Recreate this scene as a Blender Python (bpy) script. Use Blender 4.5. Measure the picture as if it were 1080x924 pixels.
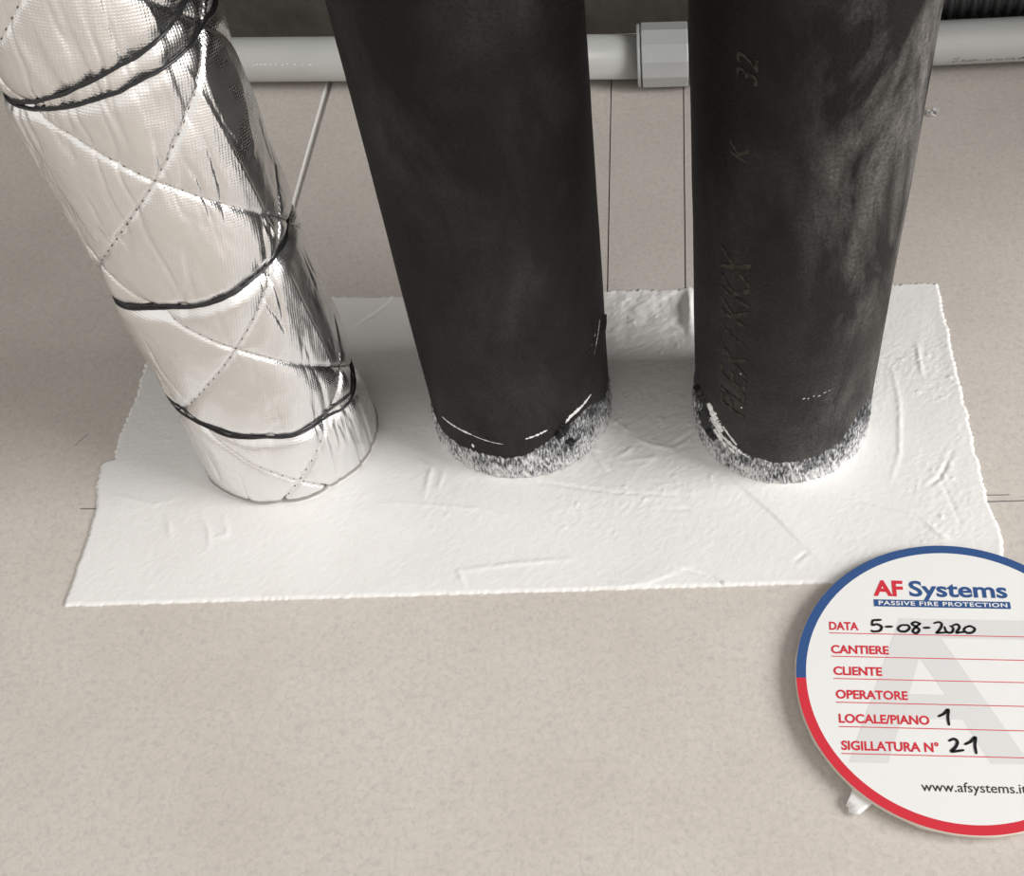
import bpy, math, random
import numpy as np
from mathutils import Matrix, Vector

for o in list(bpy.data.objects):
    bpy.data.objects.remove(o)
scene = bpy.context.scene
COL = scene.collection
rnd = random.Random(7)
pi = math.pi

# ------------------------------------------------------------------ camera
cam_data = bpy.data.cameras.new('camera')
cam = bpy.data.objects.new('camera', cam_data)
COL.objects.link(cam)
cam_data.sensor_fit = 'HORIZONTAL'
cam_data.sensor_width = 36.0
cam_data.lens = 1334.265 * 36.0 / 1080.0
cam_data.shift_x = -(708.0 - 540.0) / 1080.0
cam_data.clip_start = 0.01
m = Matrix.Identity(4)
for r_, row in enumerate(((0.999605511, 0.0280850347, 0.000230431843, 0.0),
                          (-0.0212952644, 0.763241637, -0.645762120, 0.0),
                          (-0.0183121267, 0.645502467, 0.763538625, 0.345))):
    for c_ in range(4):
        m[r_][c_] = row[c_]
cam.matrix_world = m
scene.camera = cam

# ------------------------------------------------------------------ light
world = bpy.data.worlds.new('world')
scene.world = world
world.use_nodes = True
bg = world.node_tree.nodes['Background']
bg.inputs[0].default_value = (1.0, 0.965, 0.92, 1)
bg.inputs[1].default_value = 0.88

ld = bpy.data.lights.new('window_light', 'AREA')
ld.shape = 'RECTANGLE'
ld.size, ld.size_y = 1.10, 0.80
ld.energy = 46.0
ld.color = (1.0, 0.985, 0.965)
lo = bpy.data.objects.new('window_light', ld)
COL.objects.link(lo)
lo.location = (1.70, -0.12, 0.95)
lo.rotation_euler = (Vector((-0.02, 0.27, 0.0)) - Vector(lo.location)).to_track_quat('-Z', 'Y').to_euler()

vs = scene.view_settings
scene.display_settings.display_device = 'sRGB'
vs.view_transform = 'Standard'
vs.look = 'None'
vs.exposure = 0.0
vs.gamma = 1.0
vs.use_curve_mapping = False

# ------------------------------------------------------------------ helpers
def tag(o, label=None, cat=None, group=None, kind=None):
    if label: o['label'] = label
    if cat: o['category'] = cat
    if group: o['group'] = group
    if kind: o['kind'] = kind
    return o

def empty(name, loc=(0, 0, 0)):
    o = bpy.data.objects.new(name, None)
    o.empty_display_size = 0.02
    COL.objects.link(o)
    o.location = loc
    return o

def link(name, me, mat, parent=None, smooth=False):
    o = bpy.data.objects.new(name, me)
    COL.objects.link(o)
    if mat is not None:
        if not me.materials: me.materials.append(mat)
    if parent is not None:
        o.parent = parent
    me.polygons.foreach_set('use_smooth', [bool(smooth)] * len(me.polygons))
    return o

def mesh(name, verts, faces, mat, parent=None, smooth=False):
    me = bpy.data.meshes.new(name)
    me.from_pydata([tuple(map(float, v)) for v in verts], [], faces)
    me.update()
    return link(name, me, mat, parent, smooth)

def grid(name, V, mat, parent=None, wrap=False, uv=None, smooth=True):
    """V: (rows, cols, 3). wrap closes the columns. uv: (rows, cols(+1), 2)"""
    n, mcol = V.shape[:2]
    i = np.arange(n - 1)[:, None]
    cc = mcol if wrap else mcol - 1
    j = np.arange(cc)[None, :]
    j2 = (j + 1) % mcol
    F = np.stack([i * mcol + j, i * mcol + j2, (i + 1) * mcol + j2, (i + 1) * mcol + j], -1).reshape(-1, 4)
    me = bpy.data.meshes.new(name)
    me.vertices.add(n * mcol)
    me.vertices.foreach_set('co', V.reshape(-1).astype(np.float32))
    nf = len(F)
    me.loops.add(nf * 4)
    me.loops.foreach_set('vertex_index', F.reshape(-1).astype(np.int32))
    me.polygons.add(nf)
    me.polygons.foreach_set('loop_start', (np.arange(nf) * 4).astype(np.int32))
    if uv is not None:
        lay = me.uv_layers.new(name='UVMap')
        jj = j + 1
        U = np.stack([uv[i, j], uv[i, jj], uv[i + 1, jj], uv[i + 1, j]], 2).reshape(-1)
        lay.data.foreach_set('uv', U.astype(np.float32))
    me.update(calc_edges=True)
    me.validate()
    return link(name, me, mat, parent, smooth)

def hash3(ix, iy, iz, seed):
    h = (ix.astype(np.int64) * 374761393 + iy.astype(np.int64) * 668265263 + iz.astype(np.int64) * 2147483647 + seed * 974711) & 0xFFFFFFFF
    h = ((h ^ (h >> 13)) * 1274126177) & 0xFFFFFFFF
    h = (h ^ (h >> 16)) & 0xFFFF
    return h / 32767.5 - 1.0

def vnoise(x, y, z=None, seed=0):
    if z is None: z = np.zeros_like(x)
    xi, yi, zi = np.floor(x), np.floor(y), np.floor(z)
    fx, fy, fz = x - xi, y - yi, z - zi
    fx, fy, fz = [t * t * (3 - 2 * t) for t in (fx, fy, fz)]
    out = 0
    for a in (0, 1):
        for b in (0, 1):
            for c in (0, 1):
                w = (fx if a else 1 - fx) * (fy if b else 1 - fy) * (fz if c else 1 - fz)
                out = out + w * hash3(xi + a, yi + b, zi + c, seed)
    return out

def fbm(x, y, z=None, f=1.0, octv=3, seed=0):
    s, a, t = 0, 1.0, 0
    for k in range(octv):
        s = s + a * vnoise(x * f, y * f, None if z is None else z * f, seed + 17 * k)
        t += a; a *= 0.5; f *= 2.03
    return s / t

def sstep(a, b, x):
    t = np.clip((x - a) / (b - a), 0, 1)
    return t * t * (3 - 2 * t)

# ---- material node shorthand
class Mat:
    def __init__(s, name, color=(.5, .5, .5), rough=.6, metal=0.0, spec=.5):
        s.m = bpy.data.materials.new(name)
        s.m.use_nodes = True
        s.t = s.m.node_tree
        s.b = s.t.nodes['Principled BSDF']
        s.set('Base Color', (*color, 1)); s.set('Roughness', rough); s.set('Metallic', metal); s.set('Specular IOR Level', spec)
        s.co = None
    def set(s, k, v): s.b.inputs[k].default_value = v
    def n(s, kind, **kw):
        nd = s.t.nodes.new(kind)
        for k, v in kw.items(): setattr(nd, k, v)
        return nd
    def L(s, a, b): s.t.links.new(a, b)
    def coord(s, uv=False, scale=(1, 1, 1), rot=(0, 0, 0), loc=(0, 0, 0)):
        tc = s.n('ShaderNodeTexCoord')
        mp = s.n('ShaderNodeMapping')
        mp.inputs['Scale'].default_value = scale; mp.inputs['Rotation'].default_value = rot; mp.inputs['Location'].default_value = loc
        s.L(tc.outputs['UV' if uv else 'Object'], mp.inputs[0])
        return mp.outputs[0]
    def noise(s, co, scale, detail=3, rough=.55, dist=0):
        nd = s.n('ShaderNodeTexNoise')
        nd.inputs['Scale'].default_value = scale; nd.inputs['Detail'].default_value = detail
        nd.inputs['Roughness'].default_value = rough; nd.inputs['Distortion'].default_value = dist
        s.L(co, nd.inputs['Vector'])
        return nd.outputs['Fac']
    def ramp(s, fac, stops):
        nd = s.n('ShaderNodeValToRGB')
        el = nd.color_ramp.elements
        while len(el) < len(stops): el.new(.5)
        for e, (p, c) in zip(el, stops):
            e.position = p; e.color = (*c, 1) if isinstance(c, tuple) else (c, c, c, 1)
        s.L(fac, nd.inputs[0])
        return nd.outputs[0]
    def mix(s, fac, a, b):
        nd = s.n('ShaderNodeMix', data_type='RGBA')
        for v, i in ((fac, 0), (a, 6), (b, 7)):
            if isinstance(v, (int, float)): nd.inputs[i].default_value = v
            elif isinstance(v, tuple): nd.inputs[i].default_value = (*v, 1)
            else: s.L(v, nd.inputs[i])
        return nd.outputs[2]
    def math(s, op, a, b=0.0):
        nd = s.n('ShaderNodeMath', operation=op)
        for v, i in ((a, 0), (b, 1)):
            if isinstance(v, (int, float)): nd.inputs[i].default_value = v
            else: s.L(v, nd.inputs[i])
        return nd.outputs[0]
    def col(s, out): s.L(out, s.b.inputs['Base Color']); return s
    def rough(s, out): s.L(out, s.b.inputs['Roughness']); return s
    def bump(s, h, dist, strength=1.0):
        nd = s.n('ShaderNodeBump')
        nd.inputs['Distance'].default_value = dist; nd.inputs['Strength'].default_value = strength
        s.L(h, nd.inputs['Height'])
        prev = s.b.inputs['Normal']
        if prev.is_linked: s.L(prev.links[0].from_socket, nd.inputs['Normal'])
        s.L(nd.outputs[0], prev)
        return s

# ---- materials
def make_board():
    M = Mat('gypsum_board_paper', rough=.85, spec=.2)
    co = M.coord()
    big = M.noise(co, 14, 4, .6)
    fib = M.noise(M.coord(scale=(1, 1.0, 1)), 520, 4, .75, .8)
    c1 = M.ramp(big, [(.3, (.575, .528, .485)), (.7, (.640, .595, .550))])
    c2 = M.ramp(fib, [(.28, .76), (.5, .98), (.75, 1.12)])
    mul = M.n('ShaderNodeMix', data_type='RGBA', blend_type='MULTIPLY')
    mul.inputs[0].default_value = .75
    M.L(c1, mul.inputs[6]); M.L(c2, mul.inputs[7])
    vo = M.n('ShaderNodeTexVoronoi'); vo.inputs['Scale'].default_value = 26
    M.L(co, vo.inputs['Vector'])
    sp = M.ramp(vo.outputs['Distance'], [(.012, 1.0), (.022, 0.0)])
    M.col(M.mix(sp, mul.outputs[2], (.10, .09, .08)))
    M.bump(fib, .00012, .5)
    return M.m
board_m = make_board()

def make_core():
    M = Mat('gypsum_core', (.80, .785, .76), .9, spec=.2)
    M.bump(M.noise(M.coord(), 600, 3), .0003, .6)
    return M.m
core_m = make_core()

def make_plaster():
    M = Mat('white_firestop_compound', rough=.75, spec=.3)
    co = M.coord()
    big = M.noise(co, 22, 3)
    M.col(M.ramp(big, [(.3, (.80, .787, .772)), (.7, (.84, .83, .818))]))
    M.bump(M.noise(co, 1100, 4, .65), .00016, .5)
    M.bump(M.noise(co, 240, 3, .6), .0004, .30)
    return M.m
plaster_m = make_plaster()

def make_concrete():
    M = Mat('dark_concrete', rough=.92, spec=.2)
    co = M.coord()
    a = M.noise(co, 9, 5, .65, .3); b = M.noise(co, 60, 5, .7)
    c = M.ramp(a, [(.3, (.070, .066, .055)), (.62, (.105, .099, .085)), (.72, (.16, .15, .13))])
    M.col(M.mix(M.ramp(b, [(.35, .55), (.55, 0.0)]), c, (.048, .045, .038)))
    M.bump(b, .002, .6)
    return M.m
concrete_m = make_concrete()

def make_foam(name, dust, dust_bounce_col, seed):
    M = Mat(name, rough=.62, spec=.14)
    uv = M.coord(True, loc=(seed, seed * .37, 0))
    uvs = M.coord(True, scale=(1, .38, 1), rot=(0, 0, .95), loc=(seed * 2.3, 0, 0))
    big = M.noise(uv, 16, 4, .6, .4)
    st = M.noise(uvs, 42, 5, .65, .5)
    fine = M.noise(uv, 900, 3, .6)
    c = M.ramp(big, [(.3, (.0065, .0062, .0056)), (.7, (.0120, .0112, .0103))])
    d = M.math('MULTIPLY', M.ramp(st, [(.42, 0.0), (.74, 1.0)]), M.ramp(big, [(.36, .12), (.62, 1.0)]))
    d = M.math('MULTIPLY', d, M.ramp(fine, [(.3, .45), (.62, 1.0)]))
    d = M.math('MULTIPLY', d, dust)
    sideu = M.n('ShaderNodeSeparateXYZ'); M.L(M.coord(True, scale=(8, 1, 1), loc=(.5, 0, 0)), sideu.inputs[0])
    if dust > .9: d = M.math('MULTIPLY', d, M.ramp(sideu.outputs[0], [(.46, .18), (.62, 1.15)]))
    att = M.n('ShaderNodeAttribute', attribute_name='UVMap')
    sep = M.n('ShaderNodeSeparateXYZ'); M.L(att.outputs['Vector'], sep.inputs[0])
    base = M.math('MULTIPLY', M.ramp(M.math('MULTIPLY', sep.outputs[1], 8.0), [(.1, 1.0), (1.0, .0)]), M.ramp(M.noise(uv, 45, 4, .65), [(.3, .35), (.7, 1.0)]))  # foot lightened in the colour, standing in for bounce off the white patch
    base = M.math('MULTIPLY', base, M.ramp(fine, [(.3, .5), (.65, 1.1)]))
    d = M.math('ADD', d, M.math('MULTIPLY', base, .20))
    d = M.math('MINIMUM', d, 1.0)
    M.col(M.mix(d, c, dust_bounce_col))
    M.rough(M.ramp(big, [(.3, .55), (.7, .72)]))
    M.bump(fine, .0006, .8)
    M.bump(M.noise(uv, 260, 3, .6), .0006, .35)
    return M.m
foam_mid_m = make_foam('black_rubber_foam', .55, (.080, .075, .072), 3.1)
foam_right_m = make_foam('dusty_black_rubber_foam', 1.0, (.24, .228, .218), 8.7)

def make_collar(name, seed):
    """sealant painted black, dragged over with white compound in short slanted strokes"""
    M = Mat(name, rough=.6, spec=.4)
    uv = M.coord(True, scale=(1, .26, 1), rot=(0, 0, -.25), loc=(seed, 0, 0))
    a = M.noise(uv, 1500, 3, .6, .3)
    b = M.noise(M.coord(True, loc=(seed, 1, 0)), 130, 3, .6)
    sm = M.math('ADD', M.math('MULTIPLY', a, .62), M.math('MULTIPLY', b, .38))
    att = M.n('ShaderNodeAttribute', attribute_name='UVMap')
    sep = M.n('ShaderNodeSeparateXYZ'); M.L(att.outputs['Vector'], sep.inputs[0])
    low = M.math('MULTIPLY', sep.outputs[1], -7.0)
    sm = M.math('ADD', sm, M.math('ADD', low, .125))
    c = M.ramp(sm, [(.45, (.018, .019, .021)), (.53, (.17, .175, .185)), (.63, (.62, .62, .62))])
    M.col(c)
    M.bump(sm, .0010, .9)
    return M.m

def make_foil():
    M = Mat('woven_aluminium_foil', (.90, .895, .89), .20, 1.0)
    def wave(rot):
        w = M.n('ShaderNodeTexWave', wave_type='BANDS', bands_direction='X', wave_profile='SIN')
        w.inputs['Scale'].default_value = 380
        w.inputs['Distortion'].default_value = .6; w.inputs['Detail'].default_value = 1; w.inputs['Detail Scale'].default_value = .4
        M.L(M.coord(True, rot=(0, 0, rot)), w.inputs['Vector'])
        return w.outputs['Fac']
    weave = M.math('MULTIPLY', wave(.25), wave(.25 + pi / 2))
    M.bump(weave, .00022, .26)
    uv = M.coord(True)
    M.bump(M.noise(uv, 210, 4, .6, .5), .0005, .30)
    M.rough(M.ramp(M.noise(uv, 35, 3), [(.3, .22), (.7, .34)]))
    return M.m
foil_m = make_foil()
wire_m = Mat('black_binding_wire', (.035, .035, .037), .38, .6).m
stitch_m = Mat('dark_stitch_thread', (.10, .097, .095), .7).m

def make_pvc(name, c):
    M = Mat(name, c, .32, spec=.5)
    co = M.coord()
    M.col(M.mix(M.ramp(M.noise(co, 40, 4), [(.5, 0.0), (.8, .35)]), c, tuple(x * .82 for x in c)))
    return M.m
pvc_m = make_pvc('grey_white_pvc', (.50, .51, .49))
pvc2_m = make_pvc('grey_pvc', (.47, .48, .47))
coup_m = make_pvc('light_grey_pvc', (.47, .485, .485))
black_m = Mat('black_corrugated_plastic', (.016, .016, .017), .42).m
pencil_m = Mat('pencil_graphite', (.17, .16, .155), .6).m
print_m = Mat('black_pipe_print', (.07, .07, .07), .6).m
def make_faded():
    M = Mat('faded_pale_print', rough=.7, spec=.14)
    M.col(M.ramp(M.noise(M.coord(), 420, 4, .7), [(.38, (.016, .0150, .0130)), (.64, (.062, .055, .043))]))
    return M.m
rubberprint_m = make_faded()
smear_m = Mat('white_compound_smear', (.80, .80, .79), .7).m
crumb_m = Mat('black_sealant', (.012, .012, .013), .5).m
paper_m = Mat('white_label_paper', (.85, .85, .84), .42, spec=.35).m
edge_m = Mat('label_board_edge', (.60, .54, .47), .8).m
blue_m = Mat('blue_ink', (.040, .098, .265), .42, spec=.35).m
red_m = Mat('red_ink', (.66, .040, .060), .42, spec=.35).m
mark_m = Mat('pale_grey_ink', (.735, .735, .732), .42, spec=.35).m
ink_m = Mat('black_marker_ink', (.012, .012, .014), .45).m
type_m = Mat('dark_grey_ink', (.040, .040, .043), .45).m
clear = Mat('clear_plastic_film', (.95, .95, .95), .15)
clear.set('Transmission Weight', .5)
clear_m = clear.m

# ================================================================== setting
def prism(name, poly, z0, z1, mat, parent=None):
    n = len(poly)
    v = [(x, y, z0) for x, y in poly] + [(x, y, z1) for x, y in poly]
    f = [list(range(n - 1, -1, -1)), list(range(n, 2 * n))] + [[i, (i + 1) % n, n + (i + 1) % n, n + i] for i in range(n)]
    return mesh(name, v, f, mat, parent)

WALL_Y = 0.552
floor = tag(prism('floor', [(-1.6, -1.3), (1.6, -1.3), (1.6, WALL_Y), (-1.6, WALL_Y)], -.05, -.0126, core_m), kind='structure')
# gypsum boards: one large board with a notch that is closed by two narrower pieces
prism('gypsum_board', [(-1.6, -1.3), (1.6, -1.3), (1.6, WALL_Y), (.0114, WALL_Y), (.0052, .268), (-.1600, .268),
                       (-.1596, .43), (-.1583, WALL_Y), (-1.6, WALL_Y)], -.0126, 0, board_m, floor)
prism('gypsum_board', [(-.1578, .2685), (-.0242, .2685), (-.0238, WALL_Y), (-.1545, WALL_Y), (-.1568, .43)], -.0126, 0, board_m, floor)
prism('gypsum_board', [(-.0237, .2685), (.0047, .2685), (.0109, WALL_Y), (-.0233, WALL_Y)], -.0126, 0, board_m, floor)
# the bevelled white core showing in the open joint
bev = mesh('board_edge', [(-.1602, .268, -.00005), (-.1577, .268, -.0030), (-.1602, .268, -.012),
                          (-.1597, .43, -.00005), (-.1573, .43, -.0022), (-.1597, .43, -.012),
                          (-.1584, WALL_Y, -.00005), (-.1560, WALL_Y, -.0040), (-.1584, WALL_Y, -.012)],
           [(0, 1, 4, 3), (3, 4, 7, 6), (1, 2, 5, 4), (4, 5, 8, 7), (0, 3, 5, 2), (3, 6, 8, 5), (0, 2, 1), (6, 7, 8)], core_m, floor)
bev['label'] = 'white bevelled gypsum edge in open board joint'

def pencil(pts, w=.00035):
    V, F = [], []
    for (x0, y0), (x1, y1) in zip(pts[:-1], pts[1:]):
        d = Vector((x1 - x0, y1 - y0)).normalized(); nx, ny = -d.y * w / 2, d.x * w / 2
        b = len(V)
        V += [(x0 + nx, y0 + ny, .00003), (x1 + nx, y1 + ny, .00003), (x1 - nx, y1 - ny, .00003), (x0 - nx, y0 - ny, .00003)]
        F.append((b, b + 3, b + 2, b + 1))
    return mesh('pencil_mark', V, F, pencil_m, floor)
pencil([(.1050, .2594), (.19, .2593)], .0005)
pencil([(.1055, .2622), (.1150, .2621)], .0004)
pencil([(-.2045, .2673), (-.1985, .2671)], .0005)
pencil([(-.2145, .2960), (-.2125, .2995), (-.2110, .3015)], .0003)

wall = tag(prism('wall_back', [(-1.6, WALL_Y), (1.6, WALL_Y), (1.6, WALL_Y + .1), (-1.6, WALL_Y + .1)], -.05, 2.4, concrete_m), kind='structure')

# unseen slab, added to shade the rear floor; the pipes end in it
SHADE_SLAB_Z = 1.15
tag(prism('shade_slab', [(-.26, -.12), (1.25, -.12), (1.25, WALL_Y), (-.26, WALL_Y)], SHADE_SLAB_Z, SHADE_SLAB_Z + .15, concrete_m), kind='structure')
# unseen pier, added to keep the window light off the right rear floor
tag(prism('shade_pier', [(.46, .347), (.60, .347), (.60, WALL_Y), (.46, WALL_Y)], 0, SHADE_SLAB_Z, concrete_m), kind='structure')

# ================================================================== compound patch
STROKES = [
    ('step', [(20.8, 271.3), (33.5, 256.1), (43.1, 242.1)], 0.50),
    ('groove', [(43.5, 240.2), (39.2, 236.5)], 0.30),
    ('crack', [(2.7, 234.8), (10.1, 232.3), (14.6, 229.5), (15.7, 226.2)], 0.80),
    ('step', [(-22.3, 227.5), (-8.8, 229.6), (1.8, 234.1)], 0.50),
    ('groove', [(-22.7, 267.5), (4.6, 264.8)], 0.25),
    ('groove', [(-4.9, 259.5), (6.0, 259.1), (11.7, 256.1)], 0.25),
    ('ridge', [(-71.2, 236.5), (-53.6, 238.6), (-33.4, 240.1)], 0.40),
    ('ridge', [(-71.2, 236.5), (-68.8, 230.5)], 0.40),
    ('groove', [(-45.5, 272.8), (-32.6, 269.9), (-18.5, 266.9)], 0.45),
    ('ridge', [(-88.7, 283.7), (-84.6, 280.2), (-85.7, 267.6)], 0.55),
    ('ridge', [(-80.2, 278.3), (-81.2, 271.6)], 0.50),
    ('ridge', [(-100.7, 265.7), (-84.3, 264.3), (-65.3, 261.6), (-56.4, 258.5)], 0.25),
    ('ridge', [(82.6, 321.6), (83.3, 306.0), (79.9, 281.5), (75.2, 268.9)], 0.45),
    ('groove', [(98.1, 280.8), (92.4, 270.0), (87.9, 266.4)], 0.60),
    ('groove', [(92.4, 270.0), (95.9, 250.4)], 0.25),
    ('groove', [(55.2, 264.7), (67.4, 259.0)], 0.40),
    ('ridge', [(84.0, 251.6), (87.1, 247.1), (90.4, 243.9)], 0.60),
    ('ridge', [(93.7, 335.0), (93.4, 318.3)], 0.50),
    ('ridge', [(-173.5, 263.0), (-169.1, 252.1)], 0.28),
    ('ridge', [(-161.7, 263.8), (-156.7, 254.0), (-156.1, 248.2)], 0.28),
    ('ridge', [(-153.4, 261.1), (-150.6, 253.8), (-156.5, 252.8)], 0.28),
    ('ridge', [(-12.6, 291.0), (-6.2, 287.7), (0.1, 285.7)], 0.50),
    ('groove', [(0.2, 287.4), (8.4, 293.8)], 0.50),
    ('crack', [(-123.3, 350.7), (-115.5, 358.3), (-108.5, 367.1)], 0.50),
    ('ridge', [(-29.0, 287.6), (-25.6, 281.4), (-22.9, 277.9)], 0.80),
    ('step', [(99.8, 242.1), (91.1, 246.2), (79.7, 254.5), (68.9, 258.1)], 0.35),
    ('ridge', [(-17.9, 281.2), (-6.3, 282.0), (-12.3, 277.5)], 0.40),
    ('ridge', [(-193.5, 272.3), (-179.2, 267.7), (-170.1, 270.6)], 0.25),
    ('groove', [(-51.0, 311.1), (-45.4, 301.6)], 0.30),
    ('ridge', [(-19.6, 283.0), (-15.6, 285.4), (-13.6, 288.8)], 0.50),
]
PIPES = {'silver': (-.1360, .2962, .0295), 'mid': (-.0535, .3065, .0318), 'right': (.0395, .2995, .0312)}

def build_patch():
    nx, ny = 620, 292
    u = np.linspace(0, 1, nx)[None, :]; v = np.linspace(0, 1, ny)[:, None]
    Y0 = .2273 + .0009 * u; Y1 = .3702 - .0026 * u
    y = Y0 + (Y1 - Y0) * v
    yc = y.mean(1, keepdims=True)
    jag = lambda t, s, a, f: a * fbm(t * f, t * 0 + s, None, 1, 4, s)
    lip = .0036 * sstep(.2885, .2868, yc) * sstep(.262, .284, yc)
    XL = -.1986 - lip + (jag(yc, 5, .0008, 150) + jag(yc, 6, .0008, 1300)) * (.5 + .7 * sstep(.24, .30, yc))
    XR = .1068 + .0012 * sstep(.27, .235, yc) + jag(yc, 9, .0006, 170) + jag(yc, 10, .0007, 1300) + .0012 * sstep(.236, .243, yc) * sstep(.262, .245, yc)
    x = XL + (XR - XL) * u
    yb = jag(x, 21, .0004, 900); yt = jag(x, 33, .0008, 130) + jag(x, 34, .0010, 1100)
    y = y + yb * (1 - v) ** 12 + yt * v ** 12
    ex = np.minimum(u, 1 - u) * .3055; ey = np.minimum(v, 1 - v) * .142
    e = np.minimum(ex, ey)
    h = .0008 * sstep(-.0004, .0010, e)
    h = h + .00040 * fbm(x, y, None, 28, 3, 3) * sstep(0, .006, e)
    # dragged trowel texture and grain, patchy
    rough = sstep(-.1, .5, fbm(x, y, None, 34, 3, 61))
    rx, ry = x * .8 + y * .6, -x * .6 + y * .8
    h = h + (.00006 + .00009 * rough) * fbm(rx, ry * 2.0, None, 560, 3, 71)
    bits = np.clip(fbm(x, y, None, 300, 2, 77) - .52, 0, 1)
    h = h + .0012 * bits * rough
    # rough rear strip between the two black pipes
    rr = sstep(.325, .345, y) * sstep(-.030, -.02, x) * sstep(.02, .01, x)
    h = h + .0005 * rr * fbm(x, y, None, 240, 3, 81)
    for kind, pts, a in STROKES:
        P = np.array(pts) / 1000
        best = np.full(x.shape, 1e9); side = np.zeros(x.shape); along = np.zeros(x.shape)
        tot = len(P) - 1
        for k in range(tot):
            d = P[k + 1] - P[k]; Lq = np.hypot(*d); d = d / Lq
            qx, qy = x - P[k, 0], y - P[k, 1]
            t = np.clip(qx * d[0] + qy * d[1], 0, Lq)
            dx, dy = qx - t * d[0], qy - t * d[1]
            dist = np.hypot(dx, dy); s = np.sign(d[0] * qy - d[1] * qx)
            upd = dist < best
            best = np.where(upd, dist, best); side = np.where(upd, s, side); along = np.where(upd, (k + t / Lq) / tot, along)
        wob = 1 + .5 * fbm(x, y, None, 500, 2, 91)
        taper = .35 + .65 * np.sin(np.clip(along, .02, .98) * pi)
        a = a * .00062 * taper
        if kind == 'ridge': h = h + 1.25 * a * wob * np.exp(-(best / .0009) ** 2)
        elif kind == 'groove': h = h - a * wob * np.exp(-(best / .00065) ** 2) + .4 * a * np.exp(-((best - .0016) / .0010) ** 2)
        elif kind == 'crack': h = h - 1.5 * a * np.exp(-(best / .0005) ** 2) + .5 * a * np.where(side > 0, np.exp(-best / .003), 0)
        else: h = h + 1.2 * a * np.where(side > 0, np.exp(-(best / .006) ** 2), -.15 * np.exp(-best / .003) + 1.15 * np.exp(-best / .0004) * .9)
    # the compound is feathered up against each pipe
    for k, (cx, cy, r) in PIPES.items():
        d = np.hypot(x - cx, y - cy) - r
        ang = np.arctan2(x - cx, -(y - cy))
        h = h + (.0006 + .0004 * np.sin(ang * 2 + cx * 40)) * np.exp(-np.clip(d, 0, 1) / .0034)
    # lump against the rear of the right pipe
    h = h + .0035 * np.exp(-(((x - .0085) / .0020) ** 2 + ((y - .355) / .010) ** 2))
    V = np.stack([x + 0 * h, y + 0 * h, np.maximum(h, .0002)], -1)
    # skirt down to the board
    sk = V.copy(); 
    top = np.concatenate([V[:1] * [1, 1, 0], V, V[-1:] * [1, 1, 0]], 0)
    full = np.concatenate([top[:, :1] * [1, 1, 0], top, top[:, -1:] * [1, 1, 0]], 1)
    o = grid('firestop_patch', full, plaster_m)
    return tag(o, 'white trowelled compound patch on the board around three pipe bases', 'patch')
patch = build_patch()

# ================================================================== wrapped surfaces
def wrapped_strip(pts, halfw, pos, thick=.0004, seed=0, ragged=.5):
    """low lump dragged along (angle deg, z) points on a pipe surface; pos(a_rad, z, off)"""
    P = np.array(pts, float)
    n = max(8, int(12 * (len(P) - 1)))
    t = np.linspace(0, len(P) - 1, n); i = np.minimum(t.astype(int), len(P) - 2); fr = (t - i)[:, None]
    Q = P[i] * (1 - fr) + P[i + 1] * fr
    r = pos(0, 0, 0, True)
    V = []
    rg = random.Random(seed)
    for k in range(n):
        a, z = math.radians(Q[k, 0]), Q[k, 1]
        k0, k1 = max(0, k - 1), min(n - 1, k + 1)
        da, dz = math.radians(Q[k1, 0] - Q[k0, 0]) * r, Q[k1, 1] - Q[k0, 1]
        L = math.hypot(da, dz) or 1
        na, nz = -dz / L, da / L
        w = halfw * (math.sin(pi * (k + .5) / n) ** .5) * (1 + ragged * (rg.random() * 2 - 1))
        for s, off in ((-1, -.0002), (-.5, thick), (.5, thick * (.6 + .6 * rg.random())), (1, -.0002)):
            V.append(pos(a + na * w * s / r, z + nz * w * s, off))
    return np.array(V).reshape(n, 4, 3)

def wrapped_text(body, pos, a_deg, z, size, parent, mat, shear=.25, name='printed_text', spacing=1.0, length=None):
    """text that runs up a pipe, letters lying across its surface"""
    me = text_mesh(body, bold=.0, shear=shear, spacing=spacing)
    import bmesh
    bm = bmesh.new(); bm.from_mesh(me)
    bmesh.ops.triangulate(bm, faces=bm.faces)
    bmesh.ops.subdivide_edges(bm, edges=bm.edges, cuts=2, use_grid_fill=True)
    r = pos(0, 0, 0, True)
    xmax = max(v.co.x for v in bm.verts)
    for v in bm.verts:
        lx, ly = v.co.x * (length / xmax if length else size), v.co.y * size
        v.co = Vector(pos(math.radians(a_deg) - ly / r, z + lx, .00015))
    bm.to_mesh(me); bm.free()
    return link(name, me, mat, parent)

def text_mesh(body, bold=0.0, shear=0.0, spacing=1.0):
    cu = bpy.data.curves.new('txt', 'FONT')
    cu.body = body; cu.size = 1.0; cu.offset = bold; cu.shear = shear; cu.space_character = spacing
    cu.resolution_u = 4; cu.fill_mode = 'FRONT'
    o = bpy.data.objects.new('txt', cu)
    COL.objects.link(o)
    dg = bpy.context.evaluated_depsgraph_get(); dg.update()
    me = bpy.data.meshes.new_from_object(o.evaluated_get(dg))
    bpy.data.objects.remove(o); bpy.data.curves.remove(cu)
    me.name = 'printed_text'
    return me

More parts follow.
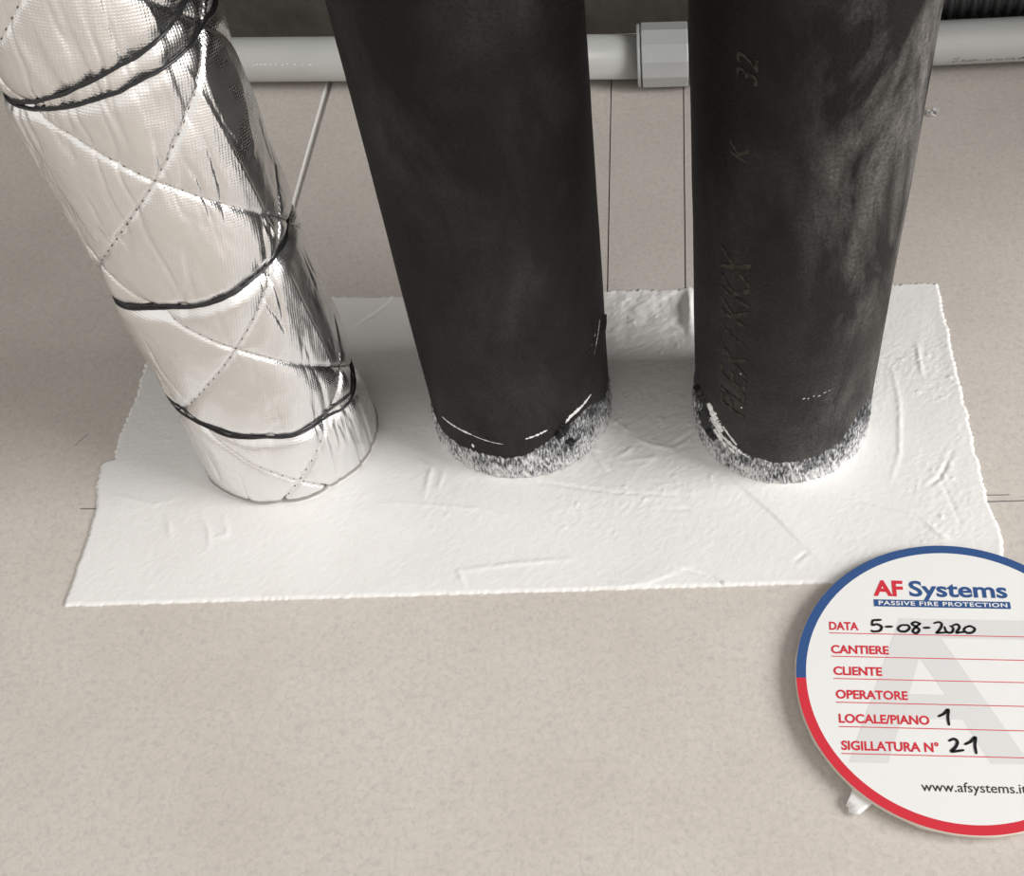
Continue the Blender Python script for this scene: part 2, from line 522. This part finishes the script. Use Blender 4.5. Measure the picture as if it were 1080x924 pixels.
# ================================================================== black foam pipes
Z_TOP = SHADE_SLAB_Z + .01
def foam_pipe(key, label, mat, collar_m, collar_pts, r_base, r_top, lean, seed):
    cx, cy, _ = PIPES[key]
    root = tag(empty('insulated_pipe', (cx, cy, 0)), label, 'pipe')
    ca = np.array([p[0] for p in collar_pts]); cz = np.array([p[1] for p in collar_pts])
    def rad(z): return r_base + (r_top - r_base) * min(max(z, 0) / .18, 1.25)
    def pos(a, z, off, radius=False):
        if radius: return r_base
        r = rad(z) + off
        return (lean[0] * min(z, .3) + r * math.sin(a), lean[1] * min(z, .3) - r * math.cos(a), z)
    n = 288
    A = np.linspace(-pi, pi, n, endpoint=False)
    Ad = np.degrees(A)
    hz = np.interp(Ad, ca, cz, period=360)
    hz = hz + .0008 * fbm(np.cos(A) * 3, np.sin(A) * 3, None, 4, 3, seed)
    # insulation tube
    zs = np.concatenate([[0, .0006, .0015], np.linspace(.003, .24, 150), np.linspace(.27, Z_TOP, 20)])
    T = zs[:, None]
    Z = np.where(T < .24, hz[None, :] + T * (1 - hz[None, :] / .24), T)
    Rr = r_base + (r_top - r_base) * np.clip(Z / .18, 0, 1.25)
    Rr = Rr - .0009 * np.exp(-T / .0008)
    Rr = Rr + .0005 * fbm(np.cos(A)[None] * 1.2 + 0 * Z, np.sin(A)[None] * 1.2 + 0 * Z, Z * 18, 1, 3, seed + 5)
    V = np.stack([lean[0] * np.minimum(Z, .3) + Rr * np.sin(A)[None], lean[1] * np.minimum(Z, .3) - Rr * np.cos(A)[None], Z], -1)
    # roll the cut lower edge inwards
    low = V[:1].copy(); low[..., 0] *= .9; low[..., 1] *= .9
    V = np.concatenate([low, V], 0)
    U = np.linspace(-pi, pi, n + 1) * r_base
    Zu = np.concatenate([Z[:1], Z], 0); Zu = np.concatenate([Zu, Zu[:, :1]], 1)
    uv = np.stack([np.broadcast_to(U[None], Zu.shape), Zu], -1)
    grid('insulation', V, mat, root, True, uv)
    # sealant collar under the cut edge
    rows = 34; nc = 960
    Ac = np.linspace(-pi, pi, nc, endpoint=False)
    hc = np.interp(np.degrees(Ac), ca, cz, period=360) + .0022 + .0014 * fbm(np.cos(Ac) * 9, np.sin(Ac) * 9, None, 1, 3, seed + 8)
    t = np.linspace(0, 1, rows)[:, None]
    zz = .0012 + t * (hc[None] - .0012)
    rb = np.interp(zz, [0, .004, .012, .03], [r_base + .0008, r_base - .0004, r_base - .0003, r_base])
    rb = rb + .00115 * np.sin(np.clip(t, 0, 1) * pi) ** .5
    sl = Ac[None] * r_base + zz * .35
    rb = rb + .00055 * vnoise(np.cos(sl / r_base) * r_base * 1100, np.sin(sl / r_base) * r_base * 1100, zz * 260, seed + 11)
    rb = rb - .0018 * (t > .985)
    V = np.stack([rb * np.sin(Ac)[None], -rb * np.cos(Ac)[None], zz], -1)
    U = np.linspace(-pi, pi, nc + 1) * r_base
    Zu = np.concatenate([zz, zz[:, :1]], 1)
    uv = np.stack([np.broadcast_to(U[None], Zu.shape), Zu], -1)
    grid('sealant_collar', V, collar_m, root, True, uv)['label'] = 'black sealant collar smeared with white compound'
    return root, pos

mid_root, mid_pos = foam_pipe('mid', 'plain black foam insulated pipe standing beside the silver pipe', foam_mid_m,
    make_collar('smeared_sealant', 1.3),
    [(-180, .012), (-110, .012), (-56, .009), (-50, .0095), (-26, .0105), (-8, .0100), (10, .0125), (29, .0185), (48, .0215), (60, .021), (73, .014), (110, .012)],
    .0314, .0340, (.000, .002), 40)
right_root, right_pos = foam_pipe('right', 'dusty black foam insulated pipe with faded lettering behind the round label', foam_right_m,
    make_collar('smeared_sealant_right', 5.9),
    [(-180, .012), (-100, .020), (-80, .023), (-60, .0165), (-47, .0135), (-26, .0115), (-5, .0108), (9, .0112), (35, .0150), (46, .0235), (60, .026), (90, .016)],
    .0305, .0332, (.006, .000), 90)

def smear(root, pos, pts, w, th=.0004, mat=smear_m, name='compound_smear', seed=1):
    grid(name, wrapped_strip(pts, w, pos, th, seed, .9), mat, root)
smear(mid_root, mid_pos, [(-50, .0215), (-38, .0215), (-26, .0212)], .0005, seed=1)
smear(mid_root, mid_pos, [(-26, .0210), (-12, .0196), (-6, .0192)], .00018, .0002, seed=2)
smear(mid_root, mid_pos, [(-27, .0160), (-26.5, .0143)], .0005, seed=3)
smear(mid_root, mid_pos, [(30, .0215), (38, .0250), (48, .0262), (56, .0278)], .0007, seed=4)
smear(mid_root, mid_pos, [(8, .0215), (16, .0225), (22, .0235)], .0006, .0003, seed=5)
smear(mid_root, mid_pos, [(58, .047), (66, .052)], .0005, .0002, seed=6)
smear(mid_root, mid_pos, [(62, .043), (70, .050), (74, .054)], .0003, .0002, seed=16)
smear(mid_root, mid_pos, [(26, .0195), (31, .0215), (34, .0235)], .0010, .0030, crumb_m, 'sealant_crumb', 7)
smear(mid_root, mid_pos, [(33, .0135), (37, .0150)], .0009, .0030, crumb_m, 'sealant_crumb', 8)
smear(mid_root, mid_pos, [(80, .046), (84, .0475), (86, .050)], .0007, .0010, crumb_m, 'sealant_crumb', 9)
smear(right_root, right_pos, [(-60, .0270), (-52, .0215), (-46, .0190)], .0013, .0008, seed=10)
smear(right_root, right_pos, [(-58, .0205), (-47, .0165), (-36, .0140), (-26, .0125)], .0004, .0004, seed=11)
smear(right_root, right_pos, [(-46, .0215), (-38, .0175), (-35, .0160)], .00035, .0003, seed=12)
smear(right_root, right_pos, [(-54, .0165), (-43, .0130), (-33, .0118)], .0010, .0006, seed=13)
smear(right_root, right_pos, [(-78, .0255), (-70, .0265), (-66, .0240)], .0017, .0016, crumb_m, 'sealant_crumb', 14)
smear(right_root, right_pos, [(-66, .0205), (-58, .0150), (-50, .0138)], .0009, .0024, crumb_m, 'sealant_crumb', 15)
for k, (a, z) in enumerate([(-34, .052), (-33, .036)] + [(4 + 3.1 * q, .0452 + .00013 * q * q * .5 + rnd.uniform(-.0006, .0006)) for q in range(11)]):
    smear(right_root, right_pos, [(a, z), (a + rnd.uniform(.6, 1.8), z + .0004)], .00016 + (.00012 if k < 2 else 0), .0002, seed=30 + k)

wrapped_text('FLEX / KKX', right_pos, -30, .030, .0145, right_root, rubberprint_m, .25, length=.072)
wrapped_text('K', right_pos, -33, .134, .0085, right_root, rubberprint_m, .25)
wrapped_text('32', right_pos, -30, .1590, .0085, right_root, rubberprint_m, .25)

# ================================================================== silver foil pipe
def build_silver():
    cx, cy, _ = PIPES['silver']
    root = tag(empty('foil_wrapped_pipe', (cx, cy, 0)), 'silver quilted foil pipe jacket bound with black wire loops', 'pipe')
    R0 = .0293
    PER, SL = .064, .064 * 3 / 2 / pi       # quilt pitch and slope (m per radian)
    A20 = math.radians(20)
    wires = [(.1682, .0105, 0.0), (.1645, .0060, 0.0), (.0935, .0045, 0.0), (.0945, .0036, 0.0), (.0355, -.0040, 0.0), (.0366, -.0080, 0.0)]
    def wz(w, a): return w[0] + w[1] * np.sin(a + w[2])
    def radius(a, z):
        dA = np.abs((z - .139 + SL * (a - A20) + PER / 2) % PER - PER / 2) * .9
        dB = np.abs((z - .139 - SL * (a - A20) + PER / 2) % PER - PER / 2) * .9
        d = np.minimum(dA, dB)
        r = R0 + .0012 * (1 - np.exp(-d / .0045)) - .0006 * np.exp(-(d / .0008) ** 2)
        ca, sa = np.cos(a), np.sin(a)
        # soft crumples
        r = r + .0010 * fbm(ca * 2.2, sa * 2.2, z * 40, 1, 4, 5)
        cr = fbm(ca * 4.5 + z * 10, sa * 4.5 - z * 8, z * 22, 1, 3, 15)
        r = r - .0005 * np.exp(-(cr / .09) ** 2) * sstep(-.2, .3, fbm(ca * 2, sa * 2, z * 30, 1, 2, 25))
        for k, w in enumerate(wires):
            q = z - wz(w, a)
            r = r - .0010 * np.exp(-(q / .0026) ** 2)
            fold = vnoise(ca * 4.2 + k * 7, sa * 4.2, z * 12, 35)
            r = r + .0010 * np.exp(-np.abs(q) / .010) * fold
        # lapped corner of the jacket: a flat facet right of a crease
        for z0, z1, c0, c1 in ((.098, .168, 70, 56), (.040, .094, 72, 66), (.17, .26, 52, 46)):
            cre = np.radians(c0 + (c1 - c0) * np.clip((z - z0) / (z1 - z0), 0, 1))
            nor = np.minimum(cre + .33, np.radians(76))
            da = (a - nor + pi) % (2 * pi) - pi
            flat = (R0 + .0022) * np.cos(nor - cre) / np.maximum(np.cos(da), .2)
            w_ = sstep(z0, z0 + .010, z) * sstep(z1, z1 - .006, z) * (np.abs(da) < 1.2)
            k_ = w_ * (a > cre) * (flat < r)
            r = r * (1 - k_) + k_ * (flat + .25 * (r - R0 - .0006))
            r = r + .0007 * w_ * np.where(a < cre, np.exp(-np.abs(a - cre) / .12), np.exp(-np.abs(a - cre) / .03))
        r = r + .0012 * np.exp(-z / .010) - .0020 * np.exp(-z / .0020)
        return r
    def place(a, z, r):
        zc = np.minimum(z, .3)
        return np.stack([-.047 * zc + r * np.sin(a), -.015 * zc - r * np.cos(a), z + 0 * a], -1)
    n = 500
    A = np.linspace(-pi, pi, n, endpoint=False)[None, :]
    zs = np.concatenate([np.linspace(.0008, .235, 400), np.linspace(.2365, .60, 230), np.linspace(.605, Z_TOP, 110)])[:, None]
    Z = zs + 0 * A; AA = A + 0 * zs
    V = place(AA, Z, radius(AA, Z))
    U = np.linspace(-pi, pi, n + 1) * R0
    uv = np.stack([np.broadcast_to(U[None], (len(zs), n + 1)), np.broadcast_to(zs, (len(zs), n + 1))], -1)
    grid('foil_jacket', V, foil_m, root, True, uv)
    # dark cut rim where the jacket meets the compound
    rim = []
    for k in range(6):
        q = 2 * pi * k / 6
        rim.append(place(A, np.full_like(A, .0030) + .0005 * math.sin(q) + .0006 * fbm(np.cos(A) * 4, np.sin(A) * 4, None, 1, 2, 3), radius(A, np.full_like(A, .0026)) + .0002 + .0004 * math.cos(q))[0])
    rim.append(rim[0])
    grid('jacket_rim', np.array(rim), Mat('grey_foil_rim', (.30, .28, .26), .6).m, root, True)
    # wires
    for k, w in enumerate(wires):
        nn, ns = 260, 8
        a = np.linspace(-pi, pi, nn, endpoint=False)
        z = wz(w, a) + .0006 * fbm(np.cos(a) * 5, np.sin(a) * 5, None, 1, 2, 50 + k)
        rr = radius(a, z) + .0004
        rr = sum(np.roll(rr, q_) for q_ in range(-6, 7)) / 13
        wr = .00055 if k < 2 else .00044
        rows = []
        for s in range(ns + 1):
            q = 2 * pi * s / ns
            rows.append(place(a, z + wr * math.sin(q), rr + wr * math.cos(q)))
        grid('binding_wire', np.array(rows), wire_m, root, True)
    # stitch holes and thread along the quilt lines
    SV, SF = [], []
    for fam in (-1, 1):
        for nline in range(-4, 10):
            z_at = lambda a: .139 + fam * SL * (a - A20) + nline * PER
            a = -pi
            while a < pi:
                z = z_at(a)
                if .004 < z < .58:
                    r = float(radius(np.array(a), np.array(z)))
                    c = place(np.array(a), np.array(z), r + .00012)
                    ta = Vector((math.cos(a), math.sin(a), 0)); tz = Vector((0, 0, 1))
                    nrm = Vector((math.sin(a), -math.cos(a), 0))
                    dr = (ta * R0 + tz * fam * SL).normalized()
                    pr = nrm.cross(dr)
                    b = len(SV)
                    hl, hw = .00055, .00030
                    if int((a + pi) / (.0028 / R0)) % 1 == 0:
                        C = Vector(c)
                        SV += [C - dr * hl, C - pr * hw, C + dr * hl, C + pr * hw, C + nrm * .00022]
                        SF += [(b, b + 1, b + 4), (b + 1, b + 2, b + 4), (b + 2, b + 3, b + 4), (b + 3, b, b + 4)]
                a += .0027 / R0 * rnd.uniform(.9, 1.1)
    tag(mesh('stitching', SV, SF, stitch_m, root), kind='stuff')
    return root
silver = build_silver()

# ================================================================== conduits along the wall
def tube(path, rad, ns=32, closed_ends=True):
    P = [Vector(p) for p in path]
    rows = []
    prevn = None
    for i, p in enumerate(P):
        d = (P[min(i + 1, len(P) - 1)] - P[max(i - 1, 0)]).normalized()
        up = Vector((0, 1, 0)) if prevn is None else prevn
        nrm = (up - d * up.dot(d)).normalized(); prevn = nrm
        bn = d.cross(nrm)
        r = rad[i] if hasattr(rad, '__len__') else rad
        rows.append([p + (nrm * math.cos(2 * pi * k / ns) + bn * math.sin(2 * pi * k / ns)) * r for k in range(ns)])
    if closed_ends:
        rows.insert(0, [P[0]] * ns); rows.append([P[-1]] * ns)
    return np.array([[tuple(v) for v in row] for row in rows])

def pipe_obj(name, path, rad, mat, origin, label, cat, ns=40):
    root = tag(empty(name, origin), label, cat)
    g = tube([Vector(p) - Vector(origin) for p in path], rad, ns)
    return root, g

ZC = .0147
# left pipe
def leftp(x): return (x, .5098 - .036 * x, ZC - .0006)
root, g = pipe_obj('conduit_pipe', [leftp(-1.0), leftp(-.4), leftp(-.2), leftp(.002)], .0100, pvc_m, leftp(-.2), 'pale grey plastic conduit pipe lying behind the silver pipe', 'pipe')
grid('tube', g, pvc_m, root, True)
# faint raised marks on it
mk = Mat('pale_pipe_print', (.82, .82, .80), .5).m
V, F = [], []
o0 = Vector(leftp(-.2))
x = -.186
while x < -.160:
    w = rnd.uniform(.0004, .0012); a0 = math.radians(-72 + rnd.uniform(-2, 2)); da = .05
    b = len(V)
    for xx, aa in ((x, a0), (x + w, a0), (x + w, a0 + da), (x, a0 + da)):
        c = Vector(leftp(xx)) - o0
        V.append((c.x, c.y + math.sin(aa) * .01008, c.z + math.cos(aa) * .01008))
    F.append((b, b + 1, b + 2, b + 3)); x += w + rnd.uniform(.0005, .003)
mesh('printed_marking', V, F, mk, root)
# right pipe
def rightp(x): return (x, .5106 + .030 * (x - .05), ZC + .004 * (x - .05))
root, g = pipe_obj('conduit_pipe', [rightp(.010), rightp(.1), rightp(.3), rightp(.75)], .0100, pvc2_m, rightp(.05), 'grey plastic conduit pipe with black print beside the corrugated hose', 'pipe')
grid('tube', g, pvc2_m, root, True)
V, F = [], []
o0 = Vector(rightp(.05))
x = .1335
while x < .30:
    w = rnd.uniform(.0004, .0010); a0 = math.radians(-117 + rnd.uniform(-2.5, 2.5)); da = rnd.uniform(.06, .13)
    if x < .1375: w = .0005; da = .28
    b = len(V)
    for xx, aa in ((x, a0), (x + w, a0), (x + w + .0004, a0 + da), (x + .0004, a0 + da)):
        c = Vector(rightp(xx)) - o0
        V.append((c.x, c.y + math.sin(aa) * .01006, c.z + math.cos(aa) * .01006))
    F.append((b, b + 1, b + 2, b + 3)); x += w + rnd.choice((.0004, .0005, .0006, .0020))
mesh('printed_marking', V, F, print_m, root)
# coupling: faceted sleeve with a thin flange ring
cpo = (.0, .5100, ZC)
root = tag(empty('pipe_coupling', cpo), 'faceted light grey plastic coupling joining the two conduit pipes', 'coupling')
def lathe_x(prof, ns, rot=0):
    rows = []
    for x, r in prof:
        rows.append([(x, r * math.cos(rot + 2 * pi * k / ns), r * math.sin(rot + 2 * pi * k / ns)) for k in range(ns)])
    return np.array(rows)
grid('sleeve', lathe_x([(-.0088, .0098), (-.0088, .0140), (-.0084, .0147), (.0118, .0147), (.0124, .0143), (.0124, .0098)], 12, .16), coup_m, root, True, smooth=False)
grid('flange_ring', lathe_x([(-.0108, .0100), (-.0108, .0136), (-.0104, .0141), (-.0096, .0141), (-.0093, .0136), (-.0093, .0100)], 48), coup_m, root, True, smooth=False)
grid('flange_ring', lathe_x([(.0128, .0100), (.0128, .0138), (.0132, .0143), (.0142, .0143), (.0145, .0138), (.0145, .0100)], 48), coup_m, root, True, smooth=False)
V, F = [], []
for row, aa in ((0, math.radians(43)), (1, math.radians(74))):
    x = -.006
    while x < .0095:
        w = rnd.uniform(.0005, .0011); b = len(V)
        for xx, da in ((x, 0), (x + w, 0), (x + w, .075), (x, .075)):
            a_ = pi / 2 + aa + da
            seg = 2 * pi / 12
            loc = ((a_ - .16) % seg) - seg / 2
            rr = .0147 * math.cos(seg / 2) / math.cos(loc) + .00008
            V.append((xx, rr * math.cos(a_), rr * math.sin(a_)))
        F.append((b, b + 1, b + 2, b + 3)); x += w + .0005
mesh('raised_marking', V, F, Mat('moulded_mark', (.47, .48, .48), .4).m, root)

# black corrugated hose, climbs the wall behind the right pipe
path = []
def hose(s):
    # s from right end: straight along the wall, then a bend upward
    x = .55 - s
    if x > .115: return (x, .5312 + .030 * (x - .1), .0287 + .004 * (x - .1))
    t = (.115 - x)
    Rb = .035
    if t < Rb * pi / 2:
        q = t / Rb
        return (.115 - Rb * math.sin(q), .5316, .0288 + Rb * (1 - math.cos(q)))
    return (.115 - Rb, .5316, .0288 + Rb + (t - Rb * pi / 2))
S = np.arange(0, .90, .00060)
rads = [.0108 + .0014 * (1 / (1 + math.exp(-7 * math.sin(2 * pi * s / .0054)))) for s in S]
root = tag(empty('corrugated_hose', (.3, .53, .0295)), 'black corrugated plastic hose above the grey conduit pipe', 'hose')
g = tube([Vector(hose(s)) - Vector((.3, .53, .0295)) for s in S], rads, 28)
grid('hose_wall', g, black_m, root, True)

# small curl of clear film on the board
pts = []
V = []
for k in range(46):
    q = k / 45 * 2 * pi * 1.6
    r = .0016 + .0009 * math.sin(q * 1.3 + 1)
    for s in (0, 1):
        V.append((r * math.cos(q) + .0004 * s, r * .9 * math.sin(q), .0002 + .0026 * s * (.6 + .4 * math.sin(q * 2)) + .0012 * k / 45))
V = np.array(V).reshape(46, 2, 3)
o = grid('plastic_shaving', V, clear_m)
o.location = (.1215, .4790, 0)
sd = o.modifiers.new('thickness', 'SOLIDIFY'); sd.thickness = .00025
tag(o, 'tiny curl of clear plastic on the board right of the dusty pipe', 'shaving')

# ================================================================== round label
LC = (.0850, .1899)
ROT = math.radians(-3.25)
Z0, TH = .0024, .0014
label = tag(empty('round_label', (*LC, Z0)), 'round white site label with blue and red rim and handwritten date', 'label')
label.rotation_euler = (0, 0, ROT)
RD = .0494
def disc():
    n = 160
    prof = [(0, 0), (RD - .0006, 0), (RD + .0001, .0004), (RD, TH - .0002), (RD - .0002, TH), (RD - .0006, TH)]
    rows = []
    for i, (r, z) in enumerate(prof):
        row = []
        for k in range(n):
            q = 2 * pi * k / n
            rr = r
            if 1 <= i <= 2: rr = r + .00035 * max(0, math.sin(q * 9) * math.sin(q * 23 + 1)) * (1 if math.sin(q) < .2 else .4)
            row.append((rr * math.cos(q), rr * math.sin(q), z))
        rows.append(row)
    return np.array(rows)
grid('backing_board', disc(), edge_m, label, True)
def flat_poly(name, poly, z, mat):
    me = [(x * .001, y * .001, z) for x, y in poly]
    return mesh(name, me, [list(range(len(poly)))], mat, label)
def arc(r, a0, a1, n=80): return [(r * math.cos(math.radians(a0 + (a1 - a0) * k / n)), r * math.sin(math.radians(a0 + (a1 - a0) * k / n))) for k in range(n + 1)]
ZT = TH + .00003
flat_poly('label_face', arc(46.4, 0, 360, 160)[:-1], ZT, paper_m)
def ring(name, a0, a1, mat):
    A_, B_ = arc(49.2, a0, a1), arc(46.2, a0, a1)
    n = len(A_)
    V = [(x * .001, y * .001, ZT + .00002) for x, y in A_ + B_]
    return mesh(name, V, [(i, i + 1, n + i + 1, n + i) for i in range(n - 1)], mat, label)
ring('rim_stripe', 1, 181, blue_m)['label'] = 'blue upper half of the printed rim'
ring('rim_stripe', 181, 361, red_m)['label'] = 'red lower half of the printed rim'
Z1 = ZT + .00004
# pale monogram
mono = [[(-34.7, -28.2), (-23.5, -28.2), (-18.2, -13.5), (-11.3, 7), (-11.3, 21), (-16.3, 21)],
        [(-11.3, 14), (-3.8, 14), (24, 14), (24, 21), (-11.3, 21)],
        [(-4.5, -5.6), (-0.2, -14.2), (6.2, -27.6), (17.5, -27.6), (-3.9, 14), (-11.3, 14), (-11.3, 7)],
        [(-18.2, -13.5), (-0.4, -13.8), (-4.5, -5.6), (-15.6, -5.6)]]
V, F = [], []
for p in mono:
    b = len(V); V += [(x * .001, y * .001, Z1) for x, y in p]; F.append(list(range(b, b + len(p))))
mesh('monogram', V, F, mark_m, label)
Z2 = Z1 + .00004
def put_text(body, x0, x1, base, cap, mat, bold=.012, z=None, name='printed_text', spacing=1.0):
    me = text_mesh(body, bold, spacing=spacing)
    xs = [v.co.x for v in me.vertices]
    ref = text_mesh('H', bold); hy = max(v.co.y for v in ref.vertices); ly = min(v.co.y for v in ref.vertices)
    bpy.data.meshes.remove(ref)
    sx = (x1 - x0) / (max(xs) - min(xs)); sy = cap / (hy - ly); mn = min(xs)
    for v in me.vertices:
        v.co = ((x0 + (v.co.x - mn) * sx) * .001, (base + (v.co.y - ly) * sy) * .001, z or Z2)
    return link(name, me, mat, label)
def rule(y, x0, x1):
    h = .14
    flat_poly('printed_rule', [(x0, y - h), (x1, y - h), (x1, y + h), (x0, y + h)], Z2, red_m)
put_text('AF', -23.8, -14.3, 29.1, 6.0, red_m, .035)
put_text('Systems', -12.4, 18.6, 29.2, 5.9, blue_m, .024)
flat_poly('title_bar', [(-23.9, 25.2), (19.0, 25.2), (19.0, 27.8), (-23.9, 27.8)], Z2 + .00003, blue_m)
put_text('PASSIVE FIRE PROTECTION', -22.4, 18.0, 25.75, 1.55, paper_m, .02, Z2 + .00006, spacing=1.12)
FIELDS = [('DATA', -38.4, -29.3, 16.2, 15.1), ('CANTIERE', -38.2, -20.5, 7.8, 6.8), ('CLIENTE', -37.8, -23.1, .3, -.9),
          ('OPERATORE', -37.5, -16.0, -7.7, -8.9), ('LOCALE/PIANO', -37.0, -10.3, -15.7, -16.9), ('SIGILLATURA N°', -36.7, -8.4, -24.4, -25.5)]
for t_, x0, x1, b_, ry in FIELDS:
    put_text(t_, x0, x1, b_, 3.0, red_m, .03)
    rule(ry, x0 - .1, min(39.0, math.sqrt(44 ** 2 - ry * ry)))
put_text('www.afsystems.it', -14.6, 15.2, -36.5, 2.9, type_m, .004)

def pen(strokes, x0, y0, sx, sy, w=.42, name='handwriting'):
    """felt pen strokes: smooth polylines with round ends"""
    V, F = [], []
    for st in strokes:
        P = [np.array(((x0 + x * sx), (y0 + y * sy))) for x, y in st]
        Q = []
        for i in range(len(P) - 1):                         # Catmull-Rom
            p0, p1, p2, p3 = P[max(i - 1, 0)], P[i], P[i + 1], P[min(i + 2, len(P) - 1)]
            for t in np.linspace(0, 1, 7)[:-1]:
                Q.append(.5 * (2 * p1 + (p2 - p0) * t + (2 * p0 - 5 * p1 + 4 * p2 - p3) * t * t + (3 * p1 - p0 - 3 * p2 + p3) * t ** 3))
        Q.append(P[-1])
        n = len(Q); b = len(V)
        for i, q in enumerate(Q):
            d = Q[min(i + 1, n - 1)] - Q[max(i - 1, 0)]; L = np.hypot(*d) or 1; d = d / L
            ww = w * (.75 + .25 * math.sin(pi * (i + .3) / n)) * (.7 if i in (0, n - 1) else 1)
            for s in (-1, 1): V.append(((q[0] - d[1] * ww * s) * .001, (q[1] + d[0] * ww * s) * .001, Z2 + .00008))
        F += [(b + 2 * i, b + 2 * i + 2, b + 2 * i + 3, b + 2 * i + 1) for i in range(n - 1)]
        for end, nx in ((Q[0], Q[1]), (Q[-1], Q[-2])):
            c = len(V); k_ = 8
            for k in range(k_): V.append(((end[0] + w * .72 * math.cos(2 * pi * k / k_)) * .001, (end[1] + w * .72 * math.sin(2 * pi * k / k_)) * .001, Z2 + .00008))
            F.append(list(range(c, c + k_)))
    return mesh(name, V, F, ink_m, label)
FIVE = [[(.1, .95), (.05, .55), (.35, .62), (.62, .42), (.5, .08), (.1, 0), (-.02, .08)], [(.08, .95), (.62, 1.0)]]
DASH = [[(0, .4), (.5, .42)]]
ZERO = [[(.55, .62), (.25, .58), (0, .3), (.15, .05), (.55, .05), (.85, .35), (.75, .6), (.5, .62)]]
EIGHT = [[(.75, .72), (.4, .85), (.15, .68), (.4, .45), (.62, .18), (.4, -.12), (.15, .05), (.4, .42), (.75, .72)]]
TWO = [[(0, .85), (.35, .95), (.55, .8), (.45, .45), (.15, .05), (.05, .0), (.5, .02), (.85, .05)]]
pen(FIVE, -25.2, 15.9, 5.0, 4.3)
pen(DASH, -20.8, 16.0, 4.0, 4.3)
pen(ZERO, -17.0, 16.0, 4.2, 4.0)
pen(EIGHT, -13.2, 16.1, 4.4, 4.2)
pen(DASH, -9.0, 15.9, 3.6, 4.3)
pen(TWO, -5.6, 15.9, 4.2, 4.1)
pen([[(0, .5), (.08, .15), (.35, .02), (.62, .15), (.68, .45), (.5, .6)]], -2.5, 15.9, 3.8, 4.3)
pen([[(0, .65), (.35, .75), (.5, .5), (.2, .05), (.5, .08), (.85, .12)]], .2, 15.9, 3.8, 4.3)
pen([[(.5, .62), (.2, .5), (.05, .25), (.3, .02), (.7, .1), (.9, .4), (.6, .62), (.4, .6)]], 3.2, 16.0, 4.0, 4.1)
ONE = [[(0, .55), (.35, .72), (.68, 1.0), (.6, .5), (.62, 0)]]
pen(ONE, -7.4, -15.5, 4.4, 4.9, .48)
pen([[(0, .78), (.3, .92), (.5, .72), (.35, .35), (.05, .02), (.4, .05), (.8, .12)]], -5.1, -24.1, 4.6, 4.4, .48)
pen(ONE, -.6, -24.4, 4.6, 5.0, .48)

# ---- white putty squeezed out under the label
def putty():
    n, rings = 360, 26
    rows = []
    for i in range(rings):
        t = i / (rings - 1)
        row = []
        for k in range(n):
            q = 2 * pi * k / n
            # local frame around (.082,.187)
            R_ = .034 + .002 * math.sin(3 * q + 1) + .0012 * math.sin(11 * q)
            dq = (q - math.radians(228.0) + pi) % (2 * pi) - pi
            rag = .5 + .5 * math.sin(97 * q) * math.sin(61 * q + 2)
            R_ += (.0158 + .0022 * rag) * math.exp(-(abs(dq) / .092) ** 3) + .0030 * math.exp(-(dq / .25) ** 2)
            if t < .5: r, z = R_ * (t / .5) , .00005
            else:
                s = (t - .5) / .5
                r = R_ * (1 - s ** 2.2); z = .00225 * min(1, s * 5) ** .5 + (.0005 * math.sin(q * 67 + s * 19) if 0.05 < s < .14 and abs(dq) < .12 and R_ > .049 else 0)
            row.append((r * math.cos(q), r * math.sin(q), z))
        rows.append(row)
    o = grid('putty_blob', np.array(rows), plaster_m, None, True)
    o.location = (.0835, .1900, .0001)
    return tag(o, 'torn white putty lump squeezed out under the round label', 'putty')
putty()
